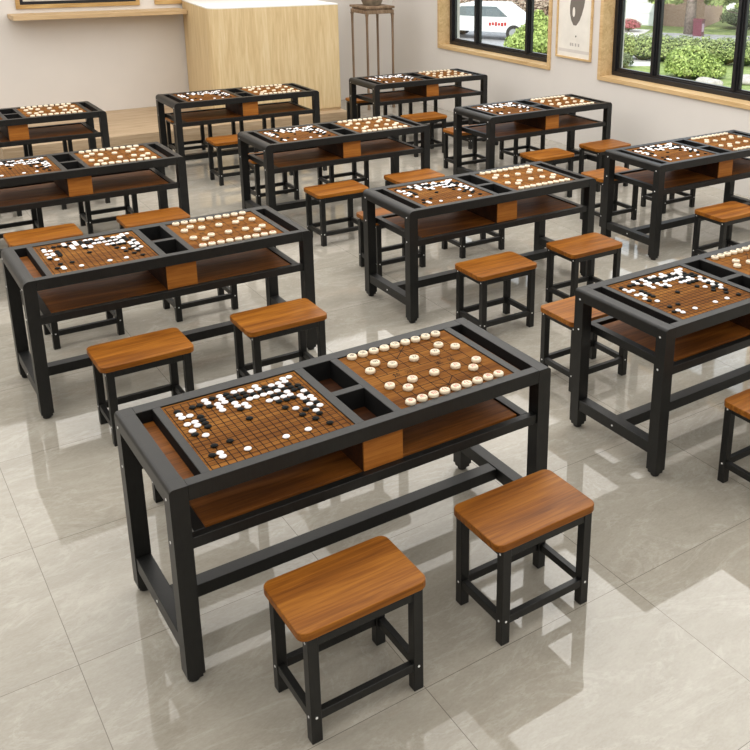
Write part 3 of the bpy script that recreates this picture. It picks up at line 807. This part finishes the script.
M['siding'] = mat_plain('white_siding', (.82, .82, .82), .7, var=.02); M['roof'] = mat_plain('grey_shingles', (.30, .29, .28), .9, var=.2, vscale=10)
M['brick'] = ground_mat('brick_wall', (.42, .26, .2), (.55, .38, .3), 10)
hs = thing('house', 'white garage house with brick side beyond the lawn', 'house', (32.2, 30.2, GZ), math.atan2(-1.9, 1.1))
# local x runs along the facade (towards picture right), local -y faces the viewer
bm = bmesh.new(); box(bm, -2.6, .9, 0, 5, 0, 2.9); obj('garage_wall', bm, M['siding'], hs)
bm = bmesh.new(); box(bm, .905, 2.9, .4, 5, 0, 2.9); obj('brick_wall', bm, M['brick'], hs)
bm = bmesh.new(); prism(bm, [(-.5, 2.9), (5.5, 2.9), (2.5, 4.2)], -3.1, 3.3, 'x'); obj('roof', bm, M['roof'], hs)
bm = bmesh.new()
box(bm, -.9, .6, -.03, -.002, .02, 2.1); 
for k in range(4): box(bm, -.88, .58, -.045, -.0305, .06 + k * .51, .5 + k * .51, .01)
obj('garage_door', bm, M['car'], hs)
bm = bmesh.new(); box(bm, -2.1, -1.4, -.03, -.002, .9, 1.8); f = obj('window_frame', bm, M['siding'], hs)
bm = bmesh.new(); box(bm, -2.04, -1.46, -.04, -.031, .96, 1.74); obj('pane', bm, M['car_glass'], f)

h2 = thing('distant_house', 'pale house far behind the spreading tree', 'house', (45.5, 30.5, GZ), math.atan2(-1.9, 1.1))
bm = bmesh.new(); box(bm, -4.5, 7.5, 0, 6, 0, 3.2); obj('wall', bm, M['siding'], h2)
bm = bmesh.new(); prism(bm, [(-.5, 3.2), (6.5, 3.2), (3, 5)], -5, 8, 'x'); obj('roof', bm, M['roof'], h2)
for wx in (-2.5, 1.5, 4.8):
    bm = bmesh.new(); box(bm, wx - .5, wx + .5, -.03, -.002, 1.0, 2.1); f = obj('window_frame', bm, M['siding'], h2)
    bm = bmesh.new(); box(bm, wx - .43, wx + .43, -.04, -.031, 1.07, 2.03); obj('pane', bm, M['car_glass'], f)
bn = thing('wheelie_bin', 'dark red bin standing beside the tree trunk', 'bin', (31.1, 25.6, GZ), .4); bn.scale = (.78, .78, .78)
M['bin'] = mat_plain('maroon_plastic', (.16, .04, .06), .4); M['bin_panel'] = mat_plain('pink_grey_panel', (.5, .36, .42), .5)
bm = bmesh.new(); prism(bm, [(-.24, 0), (.24, 0), (.28, .85), (-.28, .85)], -.24, .24, 'y'); obj('body', bm, M['bin'], bn)
bm = bmesh.new(); prism(bm, [(-.31, .851), (.31, .851), (.28, .92), (-.1, .97), (-.31, .9)], -.28, .28, 'y', bev=.01); obj('lid', bm, M['bin'], bn)
bm = bmesh.new(); box(bm, -.17, .17, -.256, -.2405, .25, .7, .005); obj('panel', bm, M['bin_panel'], bn)

M['rock'] = ground_mat('grey_rock', (.35, .32, .29), (.62, .58, .52), 5)
def rock(label, x, y, s, seed):
    bm = bmesh.new(); bmesh.ops.create_icosphere(bm, subdivisions=3, radius=1)
    r = random.Random(seed); ph = [r.uniform(0, 6) for _ in range(6)]
    for v in bm.verts:
        k = 1 + .12 * math.sin(3 * v.co.x + ph[0]) + .1 * math.sin(4 * v.co.y + ph[1]) + .08 * math.sin(5 * v.co.z + ph[2])
        v.co = Vector((v.co.x * s[0] * k, v.co.y * s[1] * k, max(-.2, v.co.z) * s[2] * k))
    o = obj('garden_rock', bm, M['rock'], smooth=True); o.location = (x, y, GZ + .2 * s[2]); tag(o, label, 'rock', 'rocks in the garden bed')
rock('pale flat garden rock at the foot of the round bush', 21.0, 16.1, (.36, .42, .18), 1)
rock('grey garden rock right of the round bush near the mullion', 22.3, 15.75, (.40, .36, .24), 2)
rock('larger grey garden rock at the lower right corner of the window', 22.7, 14.6, (.5, .5, .3), 3)
for k, (x, y, l) in enumerate(((24.6, 39.5, 'pale boulder behind the left end of the white car'), (25.6, 34.9, 'pale boulder behind the right end of the white car'))):
    rock(l, x, y, (.55, .7, .6), 10 + k)

# ------------------------------------------------------------------ daylight
w = bpy.data.worlds.new('sky'); SC.world = w; w.use_nodes = True
nt = w.node_tree; bg = nt.nodes['Background']
bg.inputs[0].default_value = (.86, .93, 1, 1); bg.inputs[1].default_value = 1.9
sn = bpy.data.lights.new('sun', 'SUN'); sn.energy = 3.2; sn.angle = R(1); sn.color = (1, .95, .86)
so = bpy.data.objects.new('sun', sn); COL.objects.link(so)
so.rotation_euler = Vector((.62, .42, -.66)).to_track_quat('-Z', 'Y').to_euler()

vs = SC.view_settings
vs.view_transform = 'Standard'; vs.look = 'None'; vs.gamma = 1; vs.use_curve_mapping = False; vs.exposure = 0
